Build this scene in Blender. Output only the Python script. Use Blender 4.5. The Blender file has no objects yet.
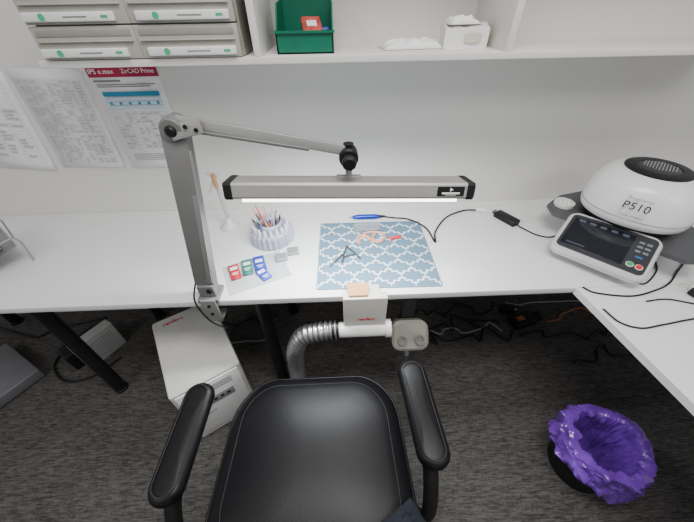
import bpy, bmesh, math, random
from mathutils import Vector, Matrix, noise
random.seed(7)
RAD=math.radians
COL=bpy.context.scene.collection

# ------------------------------------------------------------------ materials
MATS={}
def mat(name,col,rough=.5,metal=0.,var=.06,scale=18.,bump=0.,emit=0.,alpha=1.,trans=0.,coat=0.,stretch=None,spec=.5):
    if name in MATS: return MATS[name]
    m=bpy.data.materials.new(name); m.use_nodes=True
    nt=m.node_tree; b=nt.nodes["Principled BSDF"]
    tc=nt.nodes.new("ShaderNodeTexCoord"); n=nt.nodes.new("ShaderNodeTexNoise")
    n.inputs["Scale"].default_value=scale; n.inputs["Detail"].default_value=4
    if stretch:
        mp=nt.nodes.new("ShaderNodeMapping"); mp.inputs["Scale"].default_value=stretch
        nt.links.new(tc.outputs["Object"],mp.inputs[0]); nt.links.new(mp.outputs[0],n.inputs["Vector"])
    else: nt.links.new(tc.outputs["Object"],n.inputs["Vector"])
    r=nt.nodes.new("ShaderNodeValToRGB")
    r.color_ramp.elements[0].position=.3; r.color_ramp.elements[1].position=.7
    r.color_ramp.elements[0].color=(*[max(0,c*(1-var)) for c in col],1)
    r.color_ramp.elements[1].color=(*[min(1,c*(1+var)) for c in col],1)
    nt.links.new(n.outputs["Fac"],r.inputs[0]); nt.links.new(r.outputs[0],b.inputs["Base Color"])
    b.inputs["Roughness"].default_value=rough; b.inputs["Metallic"].default_value=metal
    b.inputs["Coat Weight"].default_value=coat; b.inputs["Specular IOR Level"].default_value=spec
    if emit:
        b.inputs["Emission Color"].default_value=(*col,1); b.inputs["Emission Strength"].default_value=emit
    b.inputs["Alpha"].default_value=alpha; b.inputs["Transmission Weight"].default_value=trans
    if bump:
        bp=nt.nodes.new("ShaderNodeBump"); bp.inputs["Strength"].default_value=bump; bp.inputs["Distance"].default_value=.002
        nt.links.new(n.outputs["Fac"],bp.inputs["Height"]); nt.links.new(bp.outputs[0],b.inputs["Normal"])
    MATS[name]=m; return m

m_wall=mat("wall_paint",(.67,.66,.64),.85,var=.02,scale=3)
m_desk=mat("desk_laminate",(.76,.765,.765),.38,var=.015,scale=4)
m_shelf=mat("shelf_laminate",(.70,.685,.66),.5,var=.015,scale=4)
m_blk=mat("black_plastic",(.009,.009,.010),.45,var=.2,spec=.3)
m_blkmet=mat("black_powder_metal",(.009,.009,.010),.5,var=.15,spec=.3)
m_leather=mat("black_leather",(.0045,.0045,.0058),.42,var=.25,scale=220,bump=.15,spec=.28)
m_stitch=mat("grey_thread",(.020,.020,.023),.8)
m_armpad=mat("black_armpad",(.005,.005,.006),.42,var=.2,scale=90,bump=.1,spec=.26)
m_alu=mat("brushed_aluminium",(.42,.41,.39),.42,.35,var=.04,scale=30,stretch=(1,30,30))
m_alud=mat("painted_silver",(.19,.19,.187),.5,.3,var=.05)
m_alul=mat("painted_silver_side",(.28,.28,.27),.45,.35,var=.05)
m_wpl=mat("white_plastic",(.76,.76,.74),.35,var=.02)
m_grpl=mat("grey_plastic",(.27,.27,.28),.45,var=.04)
m_beige=mat("beige_grey_plastic",(.24,.23,.205),.45,var=.04)
m_paper=mat("paper",(.80,.80,.80),.8,var=.02)
m_ink=mat("grey_ink",(.20,.20,.21),.8)
m_red=mat("red_print",(.55,.02,.04),.6)
m_crim=mat("crimson_print",(.34,.006,.055),.7)
m_dark=mat("dark_grey_case",(.035,.037,.04),.5)
m_steel=mat("steel",(.45,.45,.46),.25,.95,var=.04)
m_tool=mat("tool_steel",(.13,.135,.14),.35,.7,var=.04)
m_green=mat("green_bin_plastic",(.0,.13,.075),.4,var=.08)
m_glow=mat("light_diffuser",(1.,.99,.96),.4,emit=7.)
m_wood=mat("bench_pin_wood",(.50,.24,.11),.55,var=.15,scale=14,stretch=(1,12,12))

# ------------------------------------------------------------------ mesh helpers
def link(o,parent=None,loc=(0,0,0),rot=(0,0,0)):
    COL.objects.link(o); o.location=loc; o.rotation_euler=rot
    if parent: o.parent=parent
    return o
def mk(name,verts,faces,m,parent=None,loc=(0,0,0),rot=(0,0,0),smooth=True,ang=35):
    me=bpy.data.meshes.new(name); me.from_pydata([tuple(v) for v in verts],[],faces)
    bm=bmesh.new(); bm.from_mesh(me); bmesh.ops.recalc_face_normals(bm,faces=bm.faces); bm.to_mesh(me); bm.free()
    me.materials.append(m)
    if smooth:
        for p in me.polygons: p.use_smooth=True
        me.set_sharp_from_angle(angle=RAD(ang))
    me.update()
    return link(bpy.data.objects.new(name,me),parent,loc,rot)
def frombm(name,bm,m,parent=None,loc=(0,0,0),rot=(0,0,0),ang=35):
    me=bpy.data.meshes.new(name); bmesh.ops.recalc_face_normals(bm,faces=bm.faces); bm.to_mesh(me); bm.free()
    me.materials.append(m)
    for p in me.polygons: p.use_smooth=True
    me.set_sharp_from_angle(angle=RAD(ang))
    return link(bpy.data.objects.new(name,me),parent,loc,rot)
def bmbox(bm,sx,sy,sz,c=(0,0,0),R=None,bev=0):
    g=bmesh.ops.create_cube(bm,size=1)
    M=Matrix.Translation(c)@(R.to_4x4() if R else Matrix())@Matrix.Diagonal((sx,sy,sz,1))
    bmesh.ops.transform(bm,matrix=M,verts=g['verts'])
    if bev:
        es=list({e for v in g['verts'] for e in v.link_edges})
        bmesh.ops.bevel(bm,geom=es,offset=bev,segments=3,profile=.5,affect='EDGES')
def box(name,s,m,parent=None,loc=(0,0,0),rot=(0,0,0),bev=0.002):
    bm=bmesh.new(); bmbox(bm,*s,bev=bev)
    return frombm(name,bm,m,parent,loc,rot)
def boxes(name,lst,m,parent=None,loc=(0,0,0),rot=(0,0,0),bev=0):
    bm=bmesh.new()
    for (s,c) in lst: bmbox(bm,*s,c=c,bev=bev)
    return frombm(name,bm,m,parent,loc,rot)
def loft(name,rings,m,parent=None,loc=(0,0,0),rot=(0,0,0),cap0=True,cap1=True,ang=35,closed=False):
    n=len(rings[0]); V=[p for r in rings for p in r]; Fc=[]
    K=len(rings)
    for i in range(K-1 if not closed else K):
        a=i*n; b=((i+1)%K)*n
        for j in range(n):
            Fc.append((a+j,a+(j+1)%n,b+(j+1)%n,b+j))
    if not closed:
        if cap0: Fc.append(tuple(range(n-1,-1,-1)))
        if cap1: Fc.append(tuple((K-1)*n+j for j in range(n)))
    return mk(name,V,Fc,m,parent,loc,rot,ang=ang)
def circ(r,z,n=32,cx=0,cy=0): return [(cx+r*math.cos(2*math.pi*i/n),cy+r*math.sin(2*math.pi*i/n),z) for i in range(n)]
def lathe(name,prof,m,parent=None,loc=(0,0,0),rot=(0,0,0),n=32,ang=35,cap0=True,cap1=True):
    return loft(name,[circ(max(r,1e-4),z,n) for r,z in prof],m,parent,loc,rot,ang=ang,cap0=cap0,cap1=cap1)
def rr(w,d,r,z=0,k=6,cx=0,cy=0):
    out=[]; r=min(r,w/2-1e-5,d/2-1e-5)
    for (sx,sy,a0) in ((1,1,0),(-1,1,90),(-1,-1,180),(1,-1,270)):
        for i in range(k+1):
            a=RAD(a0+90*i/k)
            out.append((cx+sx*(w/2-r)+r*math.cos(a),cy+sy*(d/2-r)+r*math.sin(a),z))
    return out
def cr(pts,seg=8):
    P=[Vector(p) for p in pts]
    if len(P)<3: return P
    P=[P[0]*2-P[1]]+P+[P[-1]*2-P[-2]]; out=[]
    for i in range(1,len(P)-2):
        for s in range(seg):
            t=s/seg; a,b,c,d=P[i-1],P[i],P[i+1],P[i+2]
            out.append(.5*((2*b)+(c-a)*t+(2*a-5*b+4*c-d)*t*t+(3*b-a-3*c+d)*t**3))
    out.append(P[-2]); return out
def tube(name,pts,r,m,parent=None,loc=(0,0,0),rot=(0,0,0),n=8,seg=8,rib=None,flat=1.,ang=50):
    """swept tube along a smooth path; pts relative to loc"""
    Q=cr(pts,seg)
    if rib:
        L=[0]
        for i in range(1,len(Q)): L.append(L[-1]+(Q[i]-Q[i-1]).length)
        N=int(L[-1]/rib*4); S=[]; j=0
        for k in range(N+1):
            d=L[-1]*k/N
            while j<len(Q)-2 and L[j+1]<d: j+=1
            S.append(Q[j].lerp(Q[j+1],(d-L[j])/max(1e-9,L[j+1]-L[j])))
        Q=S
    rings=[]; up=None
    for i,p in enumerate(Q):
        t=(Q[min(i+1,len(Q)-1)]-Q[max(i-1,0)]).normalized()
        if up is None:
            up=Vector((0,0,1)) if abs(t.z)<.9 else Vector((1,0,0))
        up=(up-t*up.dot(t)); up.normalize(); s=t.cross(up)
        rad=r*(1 if not rib or i%4 in (1,2) else .80)
        rings.append([p+(s*math.cos(2*math.pi*k/n)+up*math.sin(2*math.pi*k/n)*flat)*rad for k in range(n)])
    return loft(name,rings,m,parent,loc,rot,ang=ang)
def bar(name,a,b,w,h,m,parent=None,bev=.003,face=(0,-1,0)):
    """rectangular bar from a to b; its wide side (w) is turned towards 'face'"""
    a=Vector(a);b=Vector(b); d=b-a; z=d.normalized(); y=Vector(face); y=(y-z*y.dot(z)).normalized(); x=y.cross(z)
    o=box(name,(w,h,d.length),m,parent,(a+b)/2,bev=bev); o.rotation_euler=Matrix((x,y,z)).transposed().to_euler(); return o
def rod(name,a,b,r,m,parent=None,n=16,r2=None):
    a=Vector(a);b=Vector(b); d=b-a
    o=lathe(name,[(r,0),(r if r2 is None else r2,d.length)],m,parent,a,n=n)
    o.rotation_euler=d.to_track_quat('Z','Y').to_euler(); return o
def text(name,s,size,m,parent,loc,rot,align='CENTER',ext=.0003,bold=0,space=1.):
    cu=bpy.data.curves.new(name,'FONT'); cu.body=s; cu.size=size; cu.extrude=ext; cu.align_x=align; cu.align_y='CENTER'; cu.offset=bold; cu.space_character=space
    t=bpy.data.objects.new(name+"_tmp",cu); COL.objects.link(t); bpy.context.view_layer.update()
    dg=bpy.context.evaluated_depsgraph_get(); me=bpy.data.meshes.new_from_object(t.evaluated_get(dg))
    bpy.data.objects.remove(t); me.materials.clear(); me.materials.append(m)
    o=bpy.data.objects.new(name,me); return link(o,parent,loc,rot)
def top(o,label,cat,group=None):
    o["label"]=label; o["category"]=cat
    if group: o["group"]=group
    return o
def thing(name,label,cat,loc=(0,0,0),rz=0,group=None):
    e=bpy.data.objects.new(name,None); e.empty_display_size=.05; link(e,None,loc,(0,0,rz)); return top(e,label,cat,group)
def struct(o): o["kind"]="structure"; return o

DZ=.73
# ------------------------------------------------------------------ room
fl=box("floor",(7,5,.1),m_dark,None,(0,-2.4,-.05),bev=0); struct(fl)
mc=bpy.data.materials.new("carpet_tiles"); mc.use_nodes=True; nt=mc.node_tree; b=nt.nodes["Principled BSDF"]
tc=nt.nodes.new("ShaderNodeTexCoord")
def nz(scale,st,detail=3):
    mp=nt.nodes.new("ShaderNodeMapping"); mp.inputs["Scale"].default_value=st; n=nt.nodes.new("ShaderNodeTexNoise")
    n.inputs["Scale"].default_value=scale; n.inputs["Detail"].default_value=detail
    nt.links.new(tc.outputs["Object"],mp.inputs[0]); nt.links.new(mp.outputs[0],n.inputs["Vector"]); return n
n1=nz(30,(1,7,1)); n2=nz(40,(5,1,1)); n3=nz(380,(1,1,1),2); n4=nz(3,(1,1,1),3)
def MA(op,a,b_,c=None):
    n=nt.nodes.new("ShaderNodeMath"); n.operation=op
    for i,v in enumerate((a,b_,c)):
        if v is None: continue
        if isinstance(v,(int,float)): n.inputs[i].default_value=v
        else: nt.links.new(v,n.inputs[i])
    return n.outputs[0]
str_=MA('ADD',MA('MULTIPLY',n1.outputs["Fac"],.68),MA('MULTIPLY',n2.outputs["Fac"],.32))
ad=MA('MULTIPLY_ADD',n3.outputs["Fac"],.36,str_); ad=MA('MULTIPLY_ADD',n4.outputs["Fac"],.10,ad)
rp=nt.nodes.new("ShaderNodeValToRGB"); rp.color_ramp.elements[0].position=.58; rp.color_ramp.elements[0].color=(.030,.028,.0265,1)
rp.color_ramp.elements[1].position=.90; rp.color_ramp.elements[1].color=(.120,.114,.107,1)
nt.links.new(ad,rp.inputs[0]); nt.links.new(rp.outputs[0],b.inputs["Base Color"]); b.inputs["Roughness"].default_value=.95; b.inputs["Specular IOR Level"].default_value=.2
bp=nt.nodes.new("ShaderNodeBump"); bp.inputs["Strength"].default_value=.4; bp.inputs["Distance"].default_value=.003
nt.links.new(ad,bp.inputs["Height"]); nt.links.new(bp.outputs[0],b.inputs["Normal"])
fl.data.materials[0]=mc
struct(box("wall_back",(7,.1,2.8),m_wall,None,(0,.05,1.4),bev=0))

# ------------------------------------------------------------------ main desk
dk=thing("desk","long white laminate worktop on black tubular legs against the wall","desk",(0,-.31,0))
box("worktop",(4.1,.618,.026),m_desk,dk,(-.05,0,DZ-.013),bev=.003)
for x in (-2.06,-1.164,-.318,1.9):
    for y in (-.228,.24):
        lathe("leg",[(.031,.0),(.031,.012),(.027,.014),(.027,DZ-.03)],m_blkmet,dk,(x,y,0),n=20)
    box("crossbar",(.05,.50,.035),m_blkmet,dk,(x,0,DZ-.045))
box("rail",(3.9,.05,.035),m_blkmet,dk,(-.05,.2,DZ-.0455))
rd=thing("return_desk","white laminate side worktop joining the long desk at the corner","desk",(1.35,-1.1,0))
V=[(-.522,.478),(.6,.478),(.6,-.55),(-.40,-.55)]
loft("worktop",[[(x,y,DZ-.026) for x,y in V],[(x,y,DZ) for x,y in V]],m_desk,rd)
for x,y in ((.54,.40),(.54,-.48)):
    lathe("leg",[(.031,0),(.031,.012),(.027,.014),(.027,DZ-.03)],m_blkmet,rd,(x,y,0),n=20)
box("rail",(.05,.90,.035),m_blkmet,rd,(.54,-.04,DZ-.045))

# ------------------------------------------------------------------ wall shelf
sh=thing("wall_shelf","white open wall shelf with upright dividers","shelf",(.3,-.15,1.374))
box("shelf_board",(2.26,.298,.018),m_shelf,sh,(0,0,.009),bev=.0015)
for x in (-.215,.503,1.42):
    box("divider",(.02,.296,.40),m_shelf,sh,(x-.3,0,.218),bev=.0015)
box("back_panel",(1.655,.006,.40),m_shelf,sh,(.3025,.145,.218),bev=0)
box("shelf_top",(1.655,.298,.018),m_shelf,sh,(.3025,0,.427),bev=.0015)

# ------------------------------------------------------------------ drawer unit on shelf
du=thing("drawer_cabinet","grey plastic multi-drawer file cabinet with white label strips","drawer cabinet",(-.535,-.16,1.392))
m_dg=mat("warm_grey_plastic",(.38,.365,.325),.5); m_dgd=mat("warm_grey_dark",(.13,.125,.11),.5); m_dgb=mat("warm_grey_body",(.28,.27,.24),.5)
m_lbl=mat("label_strip",(.72,.74,.72),.4); m_lgr=mat("label_green",(.05,.40,.20),.5)
box("body",(.545,.25,.232),m_dgb,du,(.0075,.01,.117),bev=.004)
for ri in range(3):
    for (x0,x1,l0,l1) in ((-.268,0.003,-.262,-.030),(.003,.277,.025,.265)):
        z=.002+ri*.077
        d=box("drawer",((x1-x0)-.0006,.03,.074),m_dg,du,((x0+x1)/2,-.126,z+.037),bev=.002)
        box("recess",((x1-x0)-.02,.003,.016),mat("warm_grey_mid",(.28,.265,.235),.5),d,(0,-.0148,.022),bev=.001)
        box("ledge",((x1-x0)-.02,.008,.003),m_dg,d,(0,-.018,.004),bev=.001)
        lx=(l0+l1)/2-(x0+x1)/2; lw=l1-l0
        box("label_holder",(lw,.012,.020),m_lbl,d,(lx,-.019,-.021),bev=.003)
        lathe("logo",[(.008,0),(.008,.001)],m_lgr,d,(lx-lw*.28,-.0252,-.021),(RAD(90),0,0),n=20)
        box("printed_line",(lw*.26,.0006,.003),m_ink,d,(lx+lw*.08,-.0254,-.021),bev=0)
        box("printed_line",(.018,.0006,.006),m_lgr,d,(lx+lw*.40,-.0254,-.021),bev=0)

# ------------------------------------------------------------------ green storage bin
gb=thing("storage_bin","dark green open-front plastic storage bin with packets inside","storage bin",(-.082,-.16,1.392))
w=.165;d=.2
bm=bmesh.new()
prof=[(-d/2,.055),(-d/2+.02,.058),(-.02,.115),(d/2,.125)]
bmbox(bm,w,d,.004,(0,0,.002))
bmbox(bm,w,.004,.125,(0,d/2-.002,.0625)); bmbox(bm,w,.004,.052,(0,-d/2+.002,.026))
bmbox(bm,w+.006,.012,.006,(0,-d/2,.052))
for sx in (-1,1):
    x=sx*(w/2-.002)
    vs=[bm.verts.new((x+o,y,z)) for o in (-.002,.002) for (y,z) in [(-d/2,0),(d/2,0)]+[(a,c) for a,c in reversed(prof)]]
    n=len(vs)//2
    bm.faces.new(vs[:n]); bm.faces.new(vs[n:])
    for i in range(n): bm.faces.new((vs[i],vs[(i+1)%n],vs[n+(i+1)%n],vs[n+i]))
frombm("body",bm,m_green,gb)
m_pk=mat("packet_red",(.40,.06,.05),.4,var=.5,scale=60); m_pk2=mat("packet_blue",(.05,.10,.40),.4,var=.4,scale=60)
e=thing("packet","red and white packet leaning inside the green bin","packet",(-.065,-.155,1.448)); e.rotation_euler=(RAD(35),0,.2)
box("pouch",(.060,.07,.018),m_pk,e,bev=.004); box("print_panel",(.030,.022,.0006),m_lbl,e,(0,.005,.0094),bev=0)
top(box("packet",(.040,.05,.05),m_pk2,None,(-.030,-.10,1.4215),(0,0,0),bev=.006),"dark blue packet in the green bin","packet")
top(box("packet",(.05,.08,.03),mat("packet_teal",(.02,.12,.10),.4),None,(-.120,-.13,1.4115),(0,0,.1),bev=.006),"dark teal packet in the green bin","packet")

# white package & paper on shelf
wp=thing("tissue_box","crumpled white carton with an opened beige end","box",(.41,-.16,1.392),-.1)
rings=[]
for k in range(9):
    x=-.065+.13*k/8
    rings.append([(x,y+random.uniform(-.003,.003),z+random.uniform(-.003,.006)*(z>.01)) for (y,z) in ((-.045,0),(.045,0),(.045,.050),(.01,.058),(-.045,.048))])
loft("body",rings,m_wpl,wp)
box("end_flap",(.004,.07,.04),mat("beige_card",(.55,.47,.38),.8),wp,(.068,0,.025),bev=.001)
box("front_print",(.05,.0008,.022),mat("beige_card2",(.55,.50,.44),.8),wp,(.02,-.0485,.026),bev=0)
def crumple(name,w,d,h,m,loc,rz=0,n=14,seed=1,parent=None):
    rnd=random.Random(seed); V=[];Fc=[]
    for j in range(n):
        for i in range(n):
            u=i/(n-1)-.5; v=j/(n-1)-.5; e=1-max(abs(u),abs(v))*2
            V.append((w*u+rnd.uniform(-.1,.1)*w/n,d*v+rnd.uniform(-.1,.1)*d/n,.0015+h*min(1,e*3)*(.35+.65*rnd.random())))
    for j in range(n-1):
        for i in range(n-1): Fc.append((j*n+i,j*n+i+1,(j+1)*n+i+1,(j+1)*n+i))
    o=mk(name,V,Fc,m,parent,loc,(0,0,rz),ang=20); s=o.modifiers.new("s",'SOLIDIFY'); s.thickness=.0012; s.offset=0
    return o
crumple("tissue",.10,.07,.022,m_paper,(-.01,.0,.057),.2,n=8,seed=5,parent=wp)
top(crumple("crumpled_paper",.19,.09,.026,m_paper,(.245,-.17,1.392),.1,n=9,seed=3),"piece of crumpled thin white wrapping on the shelf","paper")

# ------------------------------------------------------------------ wall papers
def sheet(name,label,cat,x0,x1,z0,z1,tilt=0,curl=.004):
    """sheet hanging on the wall with a slight curl at the bottom"""
    w=x1-x0;h=z1-z0; t=thing(name,label,cat,((x0+x1)/2,-.0015,z1)); t.rotation_euler=(0,tilt,0)
    V=[];Fc=[];N=10
    for j in range(N+1):
        for i in range(2): V.append((-w/2+w*i,-curl*(j/N)**3,-h*j/N))
    for j in range(N): Fc.append((2*j,2*j+1,2*j+3,2*j+2))
    o=mk("sheet",V,Fc,m_paper,t); s=o.modifiers.new("s",'SOLIDIFY'); s.thickness=.0006; s.offset=0
    return t,w,h
def table(t,x0,x1,ztop,zbot,rows,cols,m,fill=.5,yy=-.0058,seed=1):
    rnd=random.Random(seed); L=[]
    for r in range(rows+1): L.append(((x1-x0,.0004,.0007),((x0+x1)/2,0,ztop-(ztop-zbot)*r/rows)))
    for c in range(cols+1): L.append(((.0007,.0004,ztop-zbot),(x0+(x1-x0)*c/cols,0,(ztop+zbot)/2)))
    for r in range(rows):
        for c in range(cols):
            if rnd.random()<fill:
                cw=(x1-x0)/cols; ch=(ztop-zbot)/rows; k=rnd.uniform(.3,.8)
                L.append(((cw*k,.0004,ch*.32),(x0+cw*(c+.1+k/2),0,ztop-ch*(r+.5))))
    boxes("printed_table",L,m,t,(0,yy,0))
m_tink=mat("light_ink",(.40,.40,.41),.8)
t,w,h=sheet("wall_sheet","white printed sheet with faint ruled table pinned to the wall","paper",-1.50,-1.215,.965,1.345,.10)
table(t,-.12,.12,-.03,-.34,22,4,m_tink,.5,seed=2)
t,w,h=sheet("wall_sheet","white printed sheet with a dense numeric table","paper",-1.20,-.935,.963,1.337,.04)
table(t,-.115,.115,-.035,-.35,30,9,m_tink,.75,seed=4)
t,w,h=sheet("wall_poster","poster with red header band and blue table pinned to the wall","poster",-.915,-.655,.955,1.341,0)
box("header_band",(.258,.0005,.036),m_crim,t,(0,-.0022,-.018),bev=0)
text("lettering","IPS e.max",.022,m_paper,t,(-.124,-.0028,-.018),(RAD(90),0,0),'LEFT',bold=.0001,space=1.08)
text("lettering","ZirCAD Prime",.020,m_paper,t,(-.004,-.0028,-.018),(RAD(90),0,0),'LEFT')
for (w_,h_,x_,z_) in ((.10,.006,-.07,-.048),(.22,.003,-.005,-.060),(.20,.003,-.015,-.067)):
    box("title_print",(w_,.0005,h_),m_ink,t,(x_,-.003,z_),bev=0)
box("table_header",(.215,.0006,.016),mat("teal_print",(.02,.22,.36),.7),t,(0,-.0036,-.092),bev=0)
m_lb=mat("pale_blue_print",(.50,.64,.74),.7)
for i in range(3): box("table_panel",(.215,.0005,.011),m_lb,t,(0,-.0040,-.110-.0145*i),bev=0)
for i in range(6): box("table_dot",(.010,.0005,.010),MATS["teal_print"],t,(-.09+.036*i,-.0050,-.1245),bev=0)
table(t,-.107,.107,-.155,-.30,10,8,m_tink,.6,seed=6)
for i in range(4): box("footer_print",(.16,.0005,.003),m_tink,t,(-.02,-.0056,-.325-.008*i),bev=0)

# ------------------------------------------------------------------ bench lamp
lp=thing("desk_lamp","silver articulated workbench lamp with long bar head clamped to desk","lamp",(-.46,-.60,DZ))
def W(x,y,z): return (x+.46,y+.60,z-DZ)
box("clamp",(.070,.075,.014),m_alud,lp,(0,.01,.0075),bev=.002)
boxes("clamp_bracket",[((.05,.008,.11),(0,-.0285,-.040))],m_alul,lp,bev=.001)
for zz in (-.01,-.05): lathe("clamp_bolt",[(.006,0),(.006,.004)],m_blk,lp,(0,-.0325,zz),(RAD(90),0,0),n=6)
box("clamp_foot",(.05,.05,.008),m_alul,lp,(0,-.001,-.092),bev=.001)
lathe("clamp_screw",[(.006,0),(.006,.045),(.016,.045),(.016,.058)],m_blk,lp,(0,.01,-.0855),n=16)
lathe("clamp_knob",[(.020,0),(.024,.006),(.024,.018),(.018,.022)],m_blk,lp,(0,.005,-.12),n=12)
box("swivel",(.056,.046,.05),m_alud,lp,(0,.01,.0395),bev=.004)
lathe("pivot_bolt",[(.009,0),(.009,.006)],m_blk,lp,(.012,-.0125,.045),(RAD(90),0,0),n=12)
J=W(-.403,-.53,1.275)
bar("lower_arm",(-.001,.012,.06),J,.062,.036,m_alud,lp,bev=.0015,face=(0,-1,.3))
bar("spring_cover",(.021,-.006,.075),(J[0]+.021,J[1]-.020,J[2]-.05),.016,.006,m_alul,lp,bev=.001,face=(0,-1,.3))
el=lathe("elbow_joint",[(.026,0),(.030,.005),(.030,.050),(.026,.056)],m_alud,lp,(J[0],J[1]+.03,J[2]),(RAD(90),0,0),n=28)
lathe("joint_cap",[(.014,0),(.014,.004),(.009,.007),(.008,.009)],m_blk,el,(0,0,.055),n=20)
bar("elbow_plate",(J[0]-.004,J[1]-.024,J[2]-.006),(J[0]+.075,J[1]-.020,J[2]+.010),.036,.006,m_alul,lp,bev=.002,face=(0,-1,.3))
for dx,dz in ((.038,.010),(.062,.002)): lathe("elbow_screw",[(.005,0),(.005,.004)],m_blk,lp,(J[0]+dx,J[1]-.026,J[2]+dz),(RAD(90),0,0),n=8)
E=W(.03,-.525,1.192)
bar("upper_arm",(J[0]+.01,J[1],J[2]+.018),(E[0],E[1],E[2]+.012),.026,.024,m_alul,lp,bev=.003,face=(0,-1,.3))
bar("support_strut",(J[0]+.06,J[1]-.016,J[2]-.006),(J[0]+.33,J[1]-.012,J[2]-.058),.008,.01,m_alud,lp,bev=.002)
kj=lathe("tilt_joint",[(.022,0),(.026,.004),(.026,.045),(.022,.05)],m_blk,lp,(E[0],E[1]+.02,E[2]),(RAD(90),0,0),n=24)
lathe("tilt_knob",[(.015,0),(.015,.012),(.019,.014),(.019,.03),(.014,.034)],m_blk,kj,(0,0,.05),n=10)
lathe("hub",[(.010,0),(.010,.006),(.014,.008),(.014,.012)],m_blk,lp,(E[0],E[1],E[2]+.02),n=16)
rod("stem",(E[0],E[1],E[2]-.02),(E[0],E[1]-.012,E[2]-.062),.009,m_alul,lp)
hc=W(.030,-.545,1.108); ht=RAD(1.9)
pr=[(-.040,-.024),(-.043,-.018),(-.043,.014),(-.038,.020),(.036,.024),(.042,.018),(.042,-.024)]
hd=loft("lamp_head",[[(x,y,z) for y,z in pr] for x in (-.318,.326)],m_alu,lp,hc,(RAD(-14),ht,0),ang=25)
for s,q in ((-1,.318),(1,.326)):
    loft("end_cap",[[(s*(q+a),y*k,z*k) for y,z in pr] for a,k in ((0,1.06),(.018,1.06),(.023,.95))],m_blk,hd,ang=25)
box("diffuser",(.60,.066,.010),m_glow,hd,(0.004,-.004,-.0285),bev=.002)
box("neck_plate",(.07,.03,.012),m_alul,hd,(0,.01,.025),bev=.003)
bdg=box("badge",(.075,.002,.026),m_blk,hd,(.280,-.0440,-.002),(0,0,0),bev=.0005)
lathe("badge_emblem",[(.006,0),(.006,.0006)],m_paper,bdg,(0,-.0011,.005),(RAD(90),0,0),n=3)
box("badge_logo",(.050,.0006,.005),m_paper,bdg,(0,-.0012,-.005),bev=0)
box("badge_print",(.030,.0006,.0012),m_paper,bdg,(0,-.0012,-.010),bev=0)
tube("power_cable",[(.010,.03,.30),(-.012,.028,.14),(-.038,.01,.06),(-.043,-.025,.02),(-.034,-.036,-.03),(-.01,-.040,-.09),(.03,-.038,-.13)],.003,m_blk,lp)

# ------------------------------------------------------------------ white stand with rod
st=thing("instrument_stand","white plastic stand with round base and thin upright rod","stand",(-.502,-.165,DZ))
m_std=mat("stand_white",(.42,.42,.42),.35)
lathe("base",[(.043,0),(.043,.006),(.032,.016),(.015,.032),(.010,.05)],mat("stand_base_white",(.60,.60,.60),.35),st,n=28)
rod("rod",(0,0,.048),(-.004,0,.262),.0075,m_std,st,n=12)
rod("crossarm",(-.030,0,.262),(.014,0,.246),.006,m_std,st)
rod("orange_tip",(.002,-.014,.205),(.002,-.018,.262),.009,mat("orange_plastic",(.42,.24,.10),.4),st)
rod("clip",(-.006,-.012,.235),(-.030,-.02,.185),.005,m_std,st)

# ------------------------------------------------------------------ round organiser with tools
og=thing("tool_holder","round clear lavender acrylic tool holder with fluted rim","holder",(-.290,-.270,DZ))
m_acr=mat("clear_acrylic",(.48,.48,.62),.10,alpha=.66,var=.12,coat=.3)
m_acw=mat("clear_rim",(.66,.66,.72),.12,alpha=.75,var=.1,coat=.3)
def fl_ring(r,z,amp,n=96,k=24): return [((r+amp*math.cos(k*2*math.pi*i/n))*math.cos(2*math.pi*i/n),(r+amp*math.cos(k*2*math.pi*i/n))*math.sin(2*math.pi*i/n),z) for i in range(n)]
loft("cup",[fl_ring(.076,0,.001),fl_ring(.088,.008,.003),fl_ring(.085,.055,.004),fl_ring(.076,.062,.003),fl_ring(.05,.062,.0),fl_ring(.048,.02,0)],m_acr,og)
lathe("tier",[(.047,.02),(.050,.085),(.044,.09),(.040,.09),(.037,.03)],m_acr,og,n=40)
for i in range(18):
    a=2*math.pi*i/18; lathe("slot_divider",[(.007,0),(.007,.024),(.002,.038)],m_acw,og,(.070*math.cos(a),.070*math.sin(a),.056),n=8)
lathe("cap",[(.008,.03),(.008,.10),(.014,.105),(.002,.11)],m_acr,og,n=20)
pens=[((.05,.10,.45),m_blk),((.55,.05,.05),m_red),((.45,.26,.08),m_wood),((.62,.62,.60),m_steel),((.05,.20,.10),m_blk),((.04,.04,.05),m_steel),((.5,.25,.33),m_wood),((.03,.08,.4),m_blk),((.45,.30,.12),m_blk),((.06,.06,.06),m_wood),((.30,.10,.05),m_blk),((.55,.55,.58),m_wood),((.10,.10,.11),m_steel)]
for i,(c,tm) in enumerate(pens):
    a=i*2.4; r=.022+.006*(i%2); h=.080+.035*((i*7)%4)/3
    p0=Vector((-.290+r*math.cos(a)*.85,-.270+r*math.sin(a)*.85,DZ+.034)); p1=Vector((-.290+math.cos(a)*.06-.012,-.270+math.sin(a)*.055,DZ+.034+h))
    e=thing("brush","slim dental brush or pen standing in the round holder","brush",p0,group="tools in the round holder")
    e.rotation_euler=(p1-p0).to_track_quat('Z','Y').to_euler()
    L=(p1-p0).length
    lathe("handle",[(.0025,0),(.004,.02),(.0043,L*.7),(.003,L*.75)],mat("pen%d"%i,c,.35),e,n=10)
    lathe("tip",[(.003,L*.75),(.0024,L*.9),(.0006,L)],tm,e,n=10)

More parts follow.
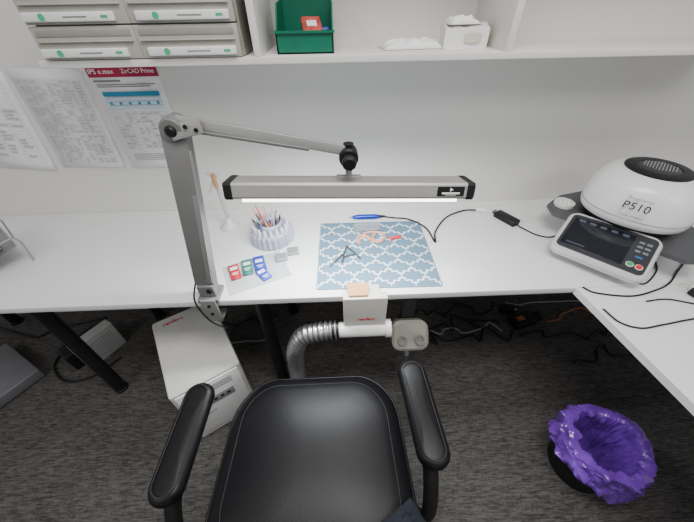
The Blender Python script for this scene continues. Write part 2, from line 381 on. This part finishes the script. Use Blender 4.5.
# clear sleeve + sachets + small clear boxes
top(box("plastic_sleeve",(.23,.165,.0012),mat("clear_sleeve",(.62,.64,.66),.12,alpha=.55,var=.1),None,(-.325,-.475,DZ+.0008),(0,0,.42),bev=0),"clear plastic sleeve lying on the desk under the sachets","plastic sleeve")
for i,(x,y,c,rz,s_) in enumerate(((-.405,-.480,(.45,.02,.04),.42,.9),(-.363,-.455,(.03,.17,.14),.30,.95),(-.318,-.440,(.02,.05,.40),.34,1.05),(-.291,-.500,(.02,.07,.46),.70,.9))):
    e=thing("sachet","small foil sachet, %s with white print"%("red","teal green","dark blue","blue")[i],"sachet",(x,y,DZ+.0058),rz,"colour sachets on the plastic sleeve")
    box("pouch",(.042*s_,.095*s_ if i<3 else .062,.008),mat("sachet%d"%i,c,.35,var=.45,scale=50),e,bev=.003)
    box("print_panel",(.028,.018,.0005),m_lbl,e,(0,.018,.0043),bev=0)
    box("print_panel",(.024,.004,.0005),m_lbl,e,(0,-.01,.0043),bev=0)
    box("print_panel",(.018,.004,.0005),m_lbl,e,(0,-.020,.0043),bev=0)
for (x,y,rz) in ((-.238,-.405,.3),(-.195,-.368,.2)):
    e=thing("small_clear_box","small clear hinged plastic box","box",(x,y,DZ),rz,"small clear boxes")
    e.location.z=DZ+.0016
    box("body",(.044,.042,.014),mat("clear_box",(.36,.37,.39),.15,alpha=.6),e,(0,0,.007),bev=.002)
    box("lid_rim",(.046,.044,.003),m_grpl,e,(0,0,.0065),bev=.001)
    box("insert",(.028,.026,.001),m_ink,e,(0,0,.0147),bev=0)

# ------------------------------------------------------------------ trellis mat
mm=bpy.data.materials.new("trellis_fabric"); mm.use_nodes=True; nt=mm.node_tree; b=nt.nodes["Principled BSDF"]
tc=nt.nodes.new("ShaderNodeTexCoord"); sp=nt.nodes.new("ShaderNodeSeparateXYZ"); nt.links.new(tc.outputs["Object"],sp.inputs[0])
M=MA
PX,PY=.088,.100
u=M('ABSOLUTE',M('SUBTRACT',M('FRACT',M('ADD',M('DIVIDE',sp.outputs[0],PX),20.5),None),.5),None)
v=M('ABSOLUTE',M('SUBTRACT',M('FRACT',M('ADD',M('DIVIDE',sp.outputs[1],PY),20.5),None),.5),None)
dif=M('SUBTRACT',u,v)
s1=M('MULTIPLY',M('SINE',M('MULTIPLY',dif,2*math.pi),None),.085)
s2=M('MULTIPLY',M('SINE',M('MULTIPLY',dif,6*math.pi),None),.055)
g=M('ABSOLUTE',M('SUBTRACT',M('SUBTRACT',M('SUBTRACT',M('ADD',u,v),.5),s1),s2),None)
g=M('LESS_THAN',g,.062)
mixc=nt.nodes.new("ShaderNodeMix"); mixc.data_type='RGBA'; nt.links.new(g,mixc.inputs[0])
mixc.inputs[6].default_value=(.105,.190,.27,1); mixc.inputs[7].default_value=(.62,.67,.70,1)
nt.links.new(mixc.outputs[2],b.inputs["Base Color"]); b.inputs["Roughness"].default_value=.85
wv=nt.nodes.new("ShaderNodeTexNoise"); wv.inputs["Scale"].default_value=600; bp=nt.nodes.new("ShaderNodeBump"); bp.inputs["Strength"].default_value=.3; bp.inputs["Distance"].default_value=.001
nt.links.new(wv.outputs["Fac"],bp.inputs["Height"]); nt.links.new(bp.outputs[0],b.inputs["Normal"])
pm=thing("trellis_mat","blue-grey work mat with white quatrefoil trellis pattern","mat",(.137,-.378,DZ),RAD(-.6))
loft("mat_fabric",[rr(.450,.415,.006,0),rr(.452,.417,.007,.002),rr(.450,.415,.006,.0035)],mm,pm)
loft("hem",[rr(.454,.419,.007,.0008),rr(.454,.419,.007,.0040),rr(.446,.411,.004,.0042)],mat("hem_fabric",(.13,.22,.29),.85),pm,cap0=False,cap1=False)
MZ=DZ+.0045
tr=thing("small_tray","small clear rectangular plastic tray","tray",(.120,-.222,MZ),.05)
m_ctr=mat("tray_clear",(.33,.36,.40),.2,alpha=.65)
loft("body",[rr(.11,.05,.008,0),rr(.12,.058,.01,.012),rr(.116,.054,.009,.012),rr(.106,.046,.007,.003)],m_ctr,tr)
m_wax=mat("pink_resin",(.60,.31,.22),.35,var=.12,scale=80)
def arch(name,label,x,y,rz,s=1):
    e=thing(name,label,"dental model",(x,y,MZ),rz)
    P=[(s*.022*math.cos(a),s*.028*math.sin(a),.005) for a in [RAD(-20+220*i/10) for i in range(11)]]
    tube("arch_base",P,.0055*s,m_wax,e,n=10,seg=3)
    for i in range(0,11):
        q=P[i]; lathe("tooth",[(.0035*s,.0),(.0042*s,.004),(.003*s,.0075),(.001,.0085)],m_wax,e,(q[0],q[1],.006),n=8)
arch("denture_model","pale pink resin dental arch lying on the mat",.100,-.315,.4,1.25)
arch("denture_model","pale pink resin dental arch tipped on the mat",.165,-.295,2.6,1.15)
e=thing("trimming_piece","long thin pink resin sprue strip","dental model",(.14,-.265,MZ),0)
tube("strip",[(-.04,0,.004),(-.01,.012,.004),(.03,.008,.004),(.055,-.01,.004)],.0050,m_wax,e)
e=thing("red_clip","small red plastic clip","clip",(.237,-.300,MZ),.5)
m_rp=mat("red_plastic",(.6,.02,.03),.35)
tube("jaw",[(-.028,-.008,.005),(-.005,.002,.006),(.022,.0,.005)],.0045,m_rp,e)
tube("jaw",[(-.024,.012,.005),(-.004,-.002,.0075),(.022,-.014,.005)],.0045,m_rp,e)
e=thing("triangular_frame","small dark metal triangular frame tool lying on the mat","tool",(.035,-.395,MZ),RAD(12))
tube("frame",[(0,.05,.004),(-.022,.0,.004),(-.040,-.045,.004)],.0036,m_tool,e,n=6)
tube("frame",[(0,.05,.004),(.020,.0,.004),(.034,-.040,.004)],.0036,m_tool,e,n=6)
tube("frame",[(-.028,-.015,.005),(0,-.012,.005),(.026,-.012,.005)],.0032,m_tool,e,n=6)
e=thing("hand_instrument","slim dark steel hand instrument lying on the mat","tool",(-.015,-.43,MZ),RAD(-35))
lathe("shaft",[(.0005,0),(.0022,.02),(.0034,.04),(.0034,.09),(.0012,.11)],m_tool,e,(0,-.055,.0036),(RAD(-90),0,0),n=10)

# handpiece with cable
hp=thing("handpiece","dark blue electric handpiece with black cable lying behind the mat","handpiece",(.04,-.135,DZ))
lathe("body",[(.001,0),(.002,.018),(.006,.02),(.009,.03),(.012,.05),(.012,.125),(.009,.145)],mat("blue_anodised",(.005,.03,.34),.25,.4),hp,(0,0,.0122),(0,RAD(90),0),n=20)
lathe("cable_sleeve",[(.008,0),(.004,.03)],m_blk,hp,(.145,0,.0122),(0,RAD(90),0),n=14)
pts=[(.21,-.135),(.26,-.140),(.325,-.158),(.385,-.23),(.400,-.335),(.420,-.26),(.50,-.15),(.60,-.095),(.665,-.095)]
tube("cable",[(x-.04,y+.135,.0048 if i else .010) for i,(x,y) in enumerate(pts)],.0036,m_blk,hp,n=8)
rod("connector",(.620,.040,.010),(.665,.025,.010),.010,m_wpl,hp)
ct=thing("inline_controller","black inline power adapter with cable on the desk","adapter",(.768,-.185,DZ),RAD(-61))
box("body",(.11,.045,.026),m_blk,ct,(0,0,.013),bev=.005)
tube("cable",[(-.05,0,.012),(-.07,.0,.006),(-.078,.012,.004),(-.08,.035,.0042)],.003,m_blk,ct)
tube("cable",[(.055,0,.01),(.08,.005,.004),(.14,.010,.0035),(.18,.035,.0035),(.195,.075,.0035)],.0030,m_blk,ct)

# ------------------------------------------------------------------ bench bracket, hose, knee switch
bk=thing("bench_extraction_bracket","white extraction bracket with wooden bench pin on the desk front edge","bracket",(.078,-.62,DZ))
m_bkt=mat("bracket_greige",(.55,.535,.49),.45,var=.02)
box("front_shell",(.152,.034,.215),m_bkt,bk,(0,-.0185,-.085),bev=.003)
box("top_plate",(.11,.06,.006),m_bkt,bk,(.0,.015,.0075),bev=.002)
V=[(-.035,-.025),(.028,-.025),(.036,.035),(-.043,.035)]
loft("bench_pin",[[(x-.02,y,.0195) for x,y in V],[(x-.02,y,.030) for x,y in V]],m_wood,bk)
text("lettering","renfert",.022,m_red,bk,(.005,-.0360,-.085),(RAD(90),0,0),bold=.0004)
rod("suction_pipe",(.085,-.03,-.150),(-.105,-.03,-.150),.029,m_wpl,bk,n=28)
lathe("pipe_collar",[(.034,0),(.034,.02)],m_wpl,bk,(.078,-.03,-.150),(0,RAD(90),0),n=28)
lathe("pipe_collar",[(.034,0),(.034,.025)],m_blk,bk,(-.120,-.03,-.150),(0,RAD(90),0),n=28)
tube("corrugated_hose",[(-.10,-.03,-.15),(-.17,-.03,-.158),(-.235,-.025,-.19),(-.275,-.02,-.29),(-.290,0,-.42),(-.300,.0,-.56),(-.34,-.02,-.655),(-.39,-.06,-.68)],.037,mat("hose_grey",(.38,.38,.39),.28,.8),bk,n=20,rib=.018,ang=80)
ks=thing("knee_switch","beige-grey knee switch box with two round sockets under the desk edge","switch",(.262,-.60,.475))
loft("housing",[rr(.130,.105,.03,0),rr(.145,.120,.036,.006),rr(.145,.120,.036,.05),rr(.125,.10,.03,.058)],m_beige,ks,(0,0,.0),(RAD(48),0,0))
for x in (-.035,.035):
    lathe("socket",[(.017,0),(.019,.005),(.012,.005),(.012,.001)],m_dgd,ks,(x,-.058,.031),(RAD(48),0,0),n=20)
rod("lever",(.0,-.02,-.03),(.0,-.04,-.10),.010,m_grpl,ks)
box("hanger",(.05,.004,.17),m_dark,ks,(0,.035,.143),bev=.001)

# ------------------------------------------------------------------ extraction unit
eu=thing("extraction_unit","white boxy dust extraction unit standing on the carpet","dust extractor",(-.655,-.553,0),RAD(32))
m_eu=mat("extractor_white",(.58,.58,.56),.45,var=.03)
loft("housing",[rr(.27,.42,.012,.015),rr(.27,.42,.012,.395),rr(.262,.412,.01,.40)],m_eu,eu)
for x in (-.1,.1):
    for y in (-.16,.16): lathe("foot",[(.014,0),(.014,.016)],m_blk,eu,(x,y,0),n=14)
box("front_panel",(.24,.006,.34),m_wpl,eu,(0,-.212,.215),bev=.003)
box("display",(.13,.003,.05),m_grpl,eu,(.01,-.2155,.26),bev=.001)
for i in range(3): box("vent",(.15,.003,.006),m_grpl,eu,(.01,-.2155,.33+.014*i),bev=0)
for i in range(4): box("button",(.014,.004,.014),m_blk,eu,(-.03+.027*i,-.2165,.26),bev=.001)
text("lettering","renfert",.030,m_red,eu,(-.05,.17,.4005),(0,0,0),bold=.0004)
text("lettering","SILENT",.02,m_ink,eu,(-.05,-.2155,.18),(RAD(90),0,0))

# ------------------------------------------------------------------ left desk rack & cases
ah=thing("document_rack","small clear and grey wire rack with sloped shelves","rack",(-1.425,-.385,DZ),RAD(-38))
m_ah=mat("smoked_acrylic",(.22,.22,.23),.15,.1,alpha=.75)
def slab(name,pts,t,m,parent):
    V=[(x,y,z) for x in (-t,t) for y,z in pts]; n=len(pts)
    F_=[tuple(range(n)),tuple(range(n,2*n))]+[(i,(i+1)%n,n+(i+1)%n,n+i) for i in range(n)]
    return mk(name,V,F_,m,parent)
slab("tray",[(-.13,.004),(-.13,.008),(.12,.083),(.12,.079)],.125,m_ah,ah)
for x in (-.130,.130):
    tube("wire_frame",[(x,-.14,.004),(x,-.14,.03),(x,.0,.075),(x,.13,.115),(x,.13,.004)],.004,m_grpl,ah,n=6,seg=3)
for yy in (-.125,-.06,.0,.06,.12):
    zz=.012+(yy+.13)*.3; rod("wire_crossbar",(-.130,yy,zz),(.130,yy,zz),.003,m_grpl,ah,n=8)
for yy in (-.085,.045):
    box("card_insert",(.20,.07,.003),m_bkt,ah,(0,yy,.054+(yy+.01)*.3),(RAD(16.7),0,0),bev=.0005)
cc=thing("metal_case","low flat grey metal case lying on the carpet","case",(-1.83,-.473,0),RAD(-30))
box("case",(.36,.26,.06),mat("case_grey",(.12,.12,.13),.45),cc,(0,0,.036),bev=.006)
for x in (-.15,.15):
    for y in (-.1,.1): lathe("foot",[(.012,0),(.012,.008)],m_blk,cc,(x,y,0),n=12)
pb=thing("power_supply","black and white power supply unit on the carpet","power supply",(-1.44,-.30,0),RAD(-30))
box("case",(.10,.22,.12),m_blk,pb,(0,-.01,.06),bev=.008)
box("side_cover",(.06,.20,.18),mat("offwhite_panel",(.42,.42,.41),.5),pb,(.082,0.02,.09),bev=.004)
for i in range(6): box("vent",(.003,.15,.005),m_grpl,pb,(.1125,.02,.04+.02*i),bev=0)

def cable(label,pts,r=.0035,m=m_blk,group=None):
    p0=Vector(pts[0]); o=tube("cable",[Vector(p)-p0 for p in pts],r,m,None,p0,n=8)
    return top(o,label,"cable",group)
R_=.0055
def wig(x0,y0,x1,y1,n,amp,seed,z=R_):
    rnd=random.Random(seed); return [(x0+(x1-x0)*i/n+rnd.uniform(-amp,amp),y0+(y1-y0)*i/n+rnd.uniform(-amp,amp),z) for i in range(n+1)]
m_or=mat("orange_cable",(.30,.11,.04),.5); m_gc=mat("grey_cable",(.25,.25,.25),.5)
G="loose cables on the carpet"
B_="black cable looping across the carpet near the wall"
cable(B_,wig(.30,-.22,.95,-.20,12,.06,1),.0055,group=G)
cable(B_,wig(.35,-.13,1.0,-.10,12,.055,2),.0055,group=G)
cable(B_,wig(.42,-.31,.98,-.30,11,.06,3),.0055,group=G)
cable("grey cable trailing across the carpet",wig(.38,-.26,.96,-.24,9,.05,23),.005,m=m_gc,group=G)
cable("orange-brown cable trailing across the carpet",wig(1.28,-.19,1.80,-.12,8,.05,4),.005,m=m_or,group=G)
cable(B_,wig(1.02,-.35,1.8,-.30,11,.05,5),.0055,group=G)
cable("grey cable trailing across the carpet",wig(1.05,-.08,1.8,-.09,8,.02,6),.005,m=m_gc,group=G)
cable(B_,wig(1.20,-.46,1.75,-.45,9,.05,15),.0055,group=G)
cable(B_,wig(-.98,-.14,-.42,-.13,8,.04,7),.005,group=G)
cable(B_,wig(-.22,-.20,.25,-.18,8,.06,17),.005,group=G)
cable("grey cable trailing across the carpet",wig(-.9,-.27,-.42,-.29,6,.02,8),.005,m=m_gc,group=G)
cable("black cable curving beside the power supply",[(-1.62,-.20,R_+.002),(-1.62,-.27,R_+.002),(-1.60,-.40,R_+.002),(-1.48,-.49,R_+.002),(-1.35,-.47,R_+.002),(-1.26,-.36,R_+.002)],.006,group=G)
cable("thick black cable curving on the carpet",[(-2.2,-.10,R_+.003),(-2.0,-.16,R_+.003),(-1.85,-.20,R_+.003),(-1.75,-.14,R_+.003),(-1.5,-.07,R_+.003)],.007,group=G)
pa=thing("power_adapter","black mains adapter block lying on the carpet","adapter",(1.09,-.225,0),RAD(15))
box("body",(.15,.085,.05),m_blk,pa,(0,0,.025),bev=.008)
box("plug",(.05,.05,.04),m_blk,pa,(.11,.0,.02),bev=.006)
box("rating_label",(.05,.03,.0006),m_or,pa,(-.02,0,.0503),bev=0)
pa=thing("power_adapter","small black plug block lying among cables on the carpet","adapter",(1.03,-.150,0),RAD(-10))
box("body",(.08,.035,.05),m_blk,pa,(0,0.01,.025),bev=.006)
box("prongs",(.02,.02,.02),m_steel,pa,(.05,.01,.025),bev=.001)

# ------------------------------------------------------------------ furnace
fu=thing("ceramic_furnace","white dental ceramic furnace with angled touchscreen panel on the desk","furnace",(.957,-.507,DZ),RAD(-47))
m_fg=mat("furnace_grey",(.075,.078,.085),.4,.2); m_fw=mat("furnace_white",(.74,.74,.74),.28,var=.01)
for x in (-.1,.1):
    for y in (.10,.36): lathe("foot",[(.014,0),(.014,.012)],m_blk,fu,(x,y,0),n=14)
loft("base",[rr(.25,.34,.03,.010,cy=.225),rr(.26,.35,.035,.02,cy=.225),rr(.26,.35,.035,.09,cy=.225)],m_fw,fu)
PL=[(-.245,.150),(-.205,.095),(.215,.075),(.265,.12),(.265,.26),(.18,.40),(-.17,.39),(-.235,.27)]
loft("side_table",[[(x,y,.090) for x,y in PL],[(x*1.01,y,.095) for x,y in PL],[(x*1.01,y,.102) for x,y in PL],[(x*.99,y,.106) for x,y in PL]],m_fg,fu)
HZ=.016; HY=.262; HX=.012
lathe("chamber_ring",[(.150,.106),(.150,.132),(.13,.138)],m_blk,fu,(HX,HY,0),n=48)
def se(r,z,e=2.5,n=64,cy=HY,sy=1.):
    out=[]
    for i in range(n):
        a=2*math.pi*i/n; c,s=math.cos(a),math.sin(a); k=(abs(c)**e+abs(s)**e)**(-1/e)
        out.append((HX+r*k*c,cy+r*k*s*sy,z+HZ))
    return out
loft("furnace_head",[se(.158,.120,2.3),se(.171,.128,2.3),se(.176,.148,2.35),se(.174,.18,2.35),se(.169,.218,2.35),se(.158,.250,2.3),se(.140,.271,2.2),se(.118,.284,2.1),se(.102,.288,2)],m_fw,fu,ang=60)
loft("head_seam",[se(.1755,.155,2.35),se(.1772,.1565,2.35),se(.1755,.159,2.35)],m_grpl,fu,cap0=False,cap1=False)
lathe("top_ring",[(.102,.286+HZ),(.102,.293+HZ),(.094,.297+HZ),(.064,.297+HZ),(.062,.290+HZ)],m_blk,fu,(HX,HY,0),n=48)
lathe("top_cap",[(.063,.288+HZ),(.063,.295+HZ),(.054,.299+HZ),(.0,.300+HZ)],m_dark,fu,(HX,HY,0),n=40)
for i in range(-5,6): box("vent_slot",(.003,.09-abs(i)*.008,.002),m_grpl,fu,(HX+i*.009,HY,.3005+HZ),bev=0)
text("lettering","Programat",.017,m_ink,fu,(.015,.0815,.254),(RAD(70),0,0))
text("lettering","P510",.036,m_blk,fu,(.015,.0795,.226),(RAD(78),0,0),bold=.0001,space=1.1)
text("lettering","ivoclar vivadent",.011,m_ink,fu,(.015,.0830,.190),(RAD(86),0,0))
# panel
cp=loft("control_panel",[rr(.284,.198,.03,-.022),rr(.296,.210,.034,-.014),rr(.296,.210,.034,.006),rr(.286,.200,.03,.012)],mat("panel_rim",(.56,.56,.56),.35,.1),fu,(-.002,.030,.080),(RAD(20),0,0))
loft("bezel",[rr(.270,.174,.018,0),rr(.270,.174,.018,.0025),rr(.266,.170,.017,.003)],mat("panel_black",(.030,.032,.037),.25),cp,(0,.003,.0120))
scr=box("screen",(.196,.144,.003),mat("screen_glass",(.005,.006,.011),.10,coat=.2,var=.1),cp,(-.028,.005,.0145),bev=.001)
m_sg=mat("screen_grey",(.06,.075,.10),.3)
for i in range(5): box("screen_icon",(.020,.012,.0004),m_sg,scr,(-.07+.035*i,.058,.0017),bev=0)
box("screen_icon",(.06,.005,.0004),m_sg,scr,(-.05,-.058,.0017),bev=0)
for j in range(3):
    for i in range(2):
        box("button",(.016,.009,.002),mat("button_grey",(.18,.19,.21),.4),cp,(.092+.022*i,.055-.021*j,.0155),bev=.001)
box("blue_button",(.022,.009,.002),mat("button_blue",(.03,.12,.28),.4),cp,(.103,-.012,.0155),bev=.001)
m_bw=mat("button_white",(.75,.75,.75),.35)
for x,c,nm in ((.090,(.02,.36,.10),"green"),(.116,(.65,.02,.02),"red")):
    lathe(nm+"_button",[(.0115,0),(.0115,.002)],m_bw,cp,(x,-.052,.0145),n=20)
    lathe(nm+"_button_cap",[(.009,0),(.009,.003)],mat("button_"+nm,c,.4),cp,(x,-.052,.0155),n=20)
loft("panel_bracket",[rr(.22,.08,.02,.0),rr(.23,.11,.02,.050,cy=.0)],m_fg,fu,(0,.050,.004))
ft=thing("firing_tray","round white honeycomb firing tray on the furnace side table","tray",(.957+.682*(-.195)+.731*.180,-.507-.731*(-.195)+.682*.180,DZ+.1065))
lathe("tray",[(.036,0),(.038,.004),(.038,.018),(.033,.018),(.033,.012)],mat("ceramic",(.72,.71,.66),.7,var=.15,scale=160,bump=.5),ft,n=32)
for i in range(7):
    a=i*2*math.pi/6; r=.018 if i<6 else 0
    lathe("pin",[(.004,.012),(.004,.022),(.001,.023)],m_paper,ft,(r*math.cos(a),r*math.sin(a),0),n=8)

wh=thing("white_plug","small white plug adapter with black cable on the side worktop","plug",(1.245,-.665,DZ),.3)
box("body",(.08,.06,.04),m_wpl,wh,(0,0,.020),bev=.008)
box("collar",(.02,.035,.025),m_blk,wh,(-.049,0,.0155),bev=.003)
G2="cables on the side worktop"
z=DZ+.0036
C_="thin black cable lying on the white worktop"
cable(C_,[(1.40,-.42,z),(1.33,-.50,z),(1.24,-.565,z),(1.17,-.615,z),(1.10,-.645,z),(.99,-.67,z),(.88,-.65,z),(.85,-.62,z)],.0030,group=G2)
cable(C_,[(1.50,-.56,z),(1.38,-.59,z),(1.315,-.64,z),(1.29,-.71,z),(1.20,-.722,z),(1.10,-.69,z),(1.02,-.695,z)],.0026,group=G2)
cable(C_,[(1.5,-.70,z),(1.35,-.76,z),(1.141,-.770,z),(1.0,-.79,z),(.92,-.80,z),(.870,-.775,z),(.855,-.72,z)],.0028,group=G2)
cable(C_,[(1.22,-.48,z),(1.20,-.52,z),(1.165,-.56,z),(1.08,-.615,z),(1.04,-.60,z)],.0028,group=G2)

# ------------------------------------------------------------------ waste bin
wb=thing("waste_bin","small black round waste bin lined with a crumpled purple bag","waste bin",(.967,-.965,0))
lathe("tub",[(.098,0),(.104,.004),(.126,.242),(.130,.245),(.130,.25),(.122,.25),(.100,.01),(.0,.008)],m_blk,wb,n=48,cap1=False)
mb=mat("purple_film",(.19,.055,.48),.20,var=.35,scale=12,bump=.35,coat=.5,alpha=.80)
prof=[(.150,.125),(.149,.165),(.142,.205),(.138,.240),(.138,.262),(.128,.272),(.114,.262),(.106,.22),(.098,.16),(.086,.10),(.060,.06),(.020,.045)]
PP=cr([(r,0,z) for r,z in prof],4); n=170; RG=[]
for k,p in enumerate(PP):
    f=k/(len(PP)-1); ring=[]
    for i in range(n):
        a=2*math.pi*i/n; c,s=math.cos(a),math.sin(a)
        outer=max(0,1-f*3.0)
        r=p.x; z=p.z
        z+=outer*(-.045*math.cos(a-.3)+.018*math.sin(2*a+1))+ (.010*math.sin(3*a+.5) if .25<f<.6 else 0)
        q=Vector((c*1.6,s*1.6,z*9+3*f))
        fold=abs(noise.noise(Vector((c*2.6+f*1.5,s*2.6-f,f*4.2))))
        fine=abs(noise.noise(Vector((c*7.5+f*5,s*7.5,f*12+5))))
        amp=(.030 if f<.3 else .028 if f>.5 else .014)
        sgn=1 if f<.42 else -1
        r+= sgn*amp*fold + sgn*.018*fine - (.004 if sgn>0 else -.002)
        if f<.42: r=max(r,.1375 if z>.2 else .128)
        z+=.014*noise.noise(q*1.5)
        ring.append((max(r,.004)*c,max(r,.004)*s,max(z,.03)))
    RG.append(ring)
loft("bag",RG,mb,wb,cap0=False,ang=40)

# ------------------------------------------------------------------ office chair
ch=thing("office_chair","black leather swivel office chair with padded armrests","office chair",(-.103,-1.03,0))
def cushion(name,w,d,h,r,crown,m,parent,loc,rot=(0,0,0),e=.012,taper=0,K=10):
    def R_(w_,d_,r_,z_):
        P=rr(w_,d_,r_,z_,K)
        return [(x*(1-taper*(y/d+.5)),y+.05*d*(1-(2*x/w)**2)*max(0,2*y/d)*(1 if taper else 0),zz) for x,y,zz in P]
    rings=[R_(w-2*e*2,d-2*e*2,r,0),R_(w-2*e*.6,d-2*e*.6,r,e*.4),R_(w,d,r,e*1.4),R_(w,d,r,h-e*1.6),R_(w-e*.35,d-e*.35,r,h-e*1.0),R_(w-e*1.1,d-e*1.1,r,h-e*.38),R_(w-e*2.4,d-e*2.4,r,h)]
    for k in range(1,8):
        s=1-k/8; rings.append(R_((w-e*2.4)*s,(d-e*2.4)*s,r*s,h+crown*(1-s**2.4)))
    return loft(name,rings,m,parent,loc,rot,ang=80),R_
_,RS=cushion("seat",.585,.50,.115,.130,.022,m_leather,ch,(0,-.005,.378),e=.034,taper=.06)
def closed(P): P=[Vector(p) for p in P]; return P+[P[0]]
tube("seat_seam",[(p.x,p.y-.005,.4945) for p in closed(RS(.490,.41,.105,0))],.0015,m_stitch,ch,n=6,seg=1)
tube("seat_piping",[(p.x,p.y-.005,.448) for p in closed(RS(.582,.498,.130,0))],.0045,m_leather,ch,n=8,seg=1)
box("seat_pan",(.42,.38,.02),m_blk,ch,(0,0,.376),bev=.006)
for s,xo,cy,rz in ((-1,-.318,.005,RAD(-1)),(1,.310,.050,RAD(3))):
    ap,_=cushion("armrest",.084,.290,.036,.041,.008,m_armpad,ch,(xo,cy,.640),(0,0,rz),e=.010)
    tube("armrest_seam",[(p.x,p.y,.0405) for p in closed(rr(.056,.262,.028,0,8))],.0012,m_stitch,ap,n=5,seg=1)
    tube("armrest_support",[(xo,cy+.09,.628),(xo,cy-.03,.630),(xo+s*.002,cy-.105,.618),(xo+s*.004,cy-.150,.57),(xo+s*.004,cy-.19,.48),(xo-s*.004,cy-.19,.41),(s*.27,cy-.16,.372),(s*.15,cy-.12,.368)],.020,m_blk,ch,n=14,flat=.75)
cushion("backrest",.48,.50,.07,.12,.012,m_leather,ch,(0,-.275,.81),(RAD(-82)+math.pi,0,0),e=.018)
tube("back_bracket",[(0,-.05,.366),(0,-.24,.362),(0,-.355,.42),(0,-.37,.56),(0,-.362,.72)],.03,m_blk,ch,n=14,flat=.4)
lathe("gas_column",[(.030,.09),(.030,.24),(.020,.24),(.020,.368)],m_blk,ch,n=24)
for i in range(5):
    a=RAD(90+72*i); c,s=math.cos(a),math.sin(a)
    bar("base_leg",(c*.02,s*.02,.105),(c*.27,s*.27,.075),.045,.028,m_blk,ch,bev=.006,face=(0,0,1))
    lathe("caster",[(.018,0),(.027,.004),(.027,.018),(.014,.022),(.027,.026),(.027,.042),(.018,.046)],m_blk,ch,(c*.27-s*.023,s*.27+c*.023,.027),(RAD(90),0,a),n=20)
    rod("caster_stem",(c*.27,s*.27,.045),(c*.27,s*.27,.078),.007,m_steel,ch)
lathe("hub",[(.04,.075),(.045,.085),(.045,.12),(.034,.13)],m_blk,ch,n=24)

jk=crumple("jacket",.13,.10,.018,mat("navy_cloth",(.007,.010,.018),.9,scale=80,bump=.3),(.130,-1.222,.516),.5,seed=9)
top(jk,"folded dark navy cloth jacket lying on the chair seat","jacket")

# ------------------------------------------------------------------ lights
def area(name,loc,rot,sx,sy,p,col=(1,1,1)):
    l=bpy.data.lights.new(name,'AREA'); l.shape='RECTANGLE'; l.size=sx; l.size_y=sy; l.energy=p; l.color=col
    o=bpy.data.objects.new(name,l); COL.objects.link(o); o.location=loc; o.rotation_euler=rot; return o
area("ceiling_light",(.2,-1.2,2.75),(0,0,0),1.2,.6,42,(1,.975,.94))
area("ceiling_light",(-2.0,-2.4,2.6),(RAD(30),0,0),1.2,.6,16,(1,.975,.94))
area("ceiling_light",(1.8,-2.4,2.6),(RAD(30),0,0),1.2,.6,18,(1,.975,.94))
area("lamp_tube",(.03,-.545,1.068),(0,0,0),.58,.05,10.5,(.95,.985,1))
wd=bpy.data.worlds.new("World"); bpy.context.scene.world=wd; wd.use_nodes=True
bg=wd.node_tree.nodes["Background"]; bg.inputs[0].default_value=(.95,.96,1,1); bg.inputs[1].default_value=.44

# ------------------------------------------------------------------ camera
cam=bpy.data.cameras.new("camera"); co=bpy.data.objects.new("camera",cam); COL.objects.link(co)
cam.sensor_width=36; cam.lens=36*300/694; cam.clip_start=.02
th=RAD(41);ps=RAD(1.5);r=RAD(1.0)
F=Vector((math.sin(ps)*math.cos(th),math.cos(ps)*math.cos(th),-math.sin(th)))
R0=Vector((math.cos(ps),-math.sin(ps),0)); U0=R0.cross(F)
R=R0*math.cos(r)-U0*math.sin(r); U=U0*math.cos(r)+R0*math.sin(r)
Mx=Matrix((R,U,-F)).transposed().to_4x4(); Mx.translation=Vector((0,-1.329,1.51)); co.matrix_world=Mx
bpy.context.scene.camera=co
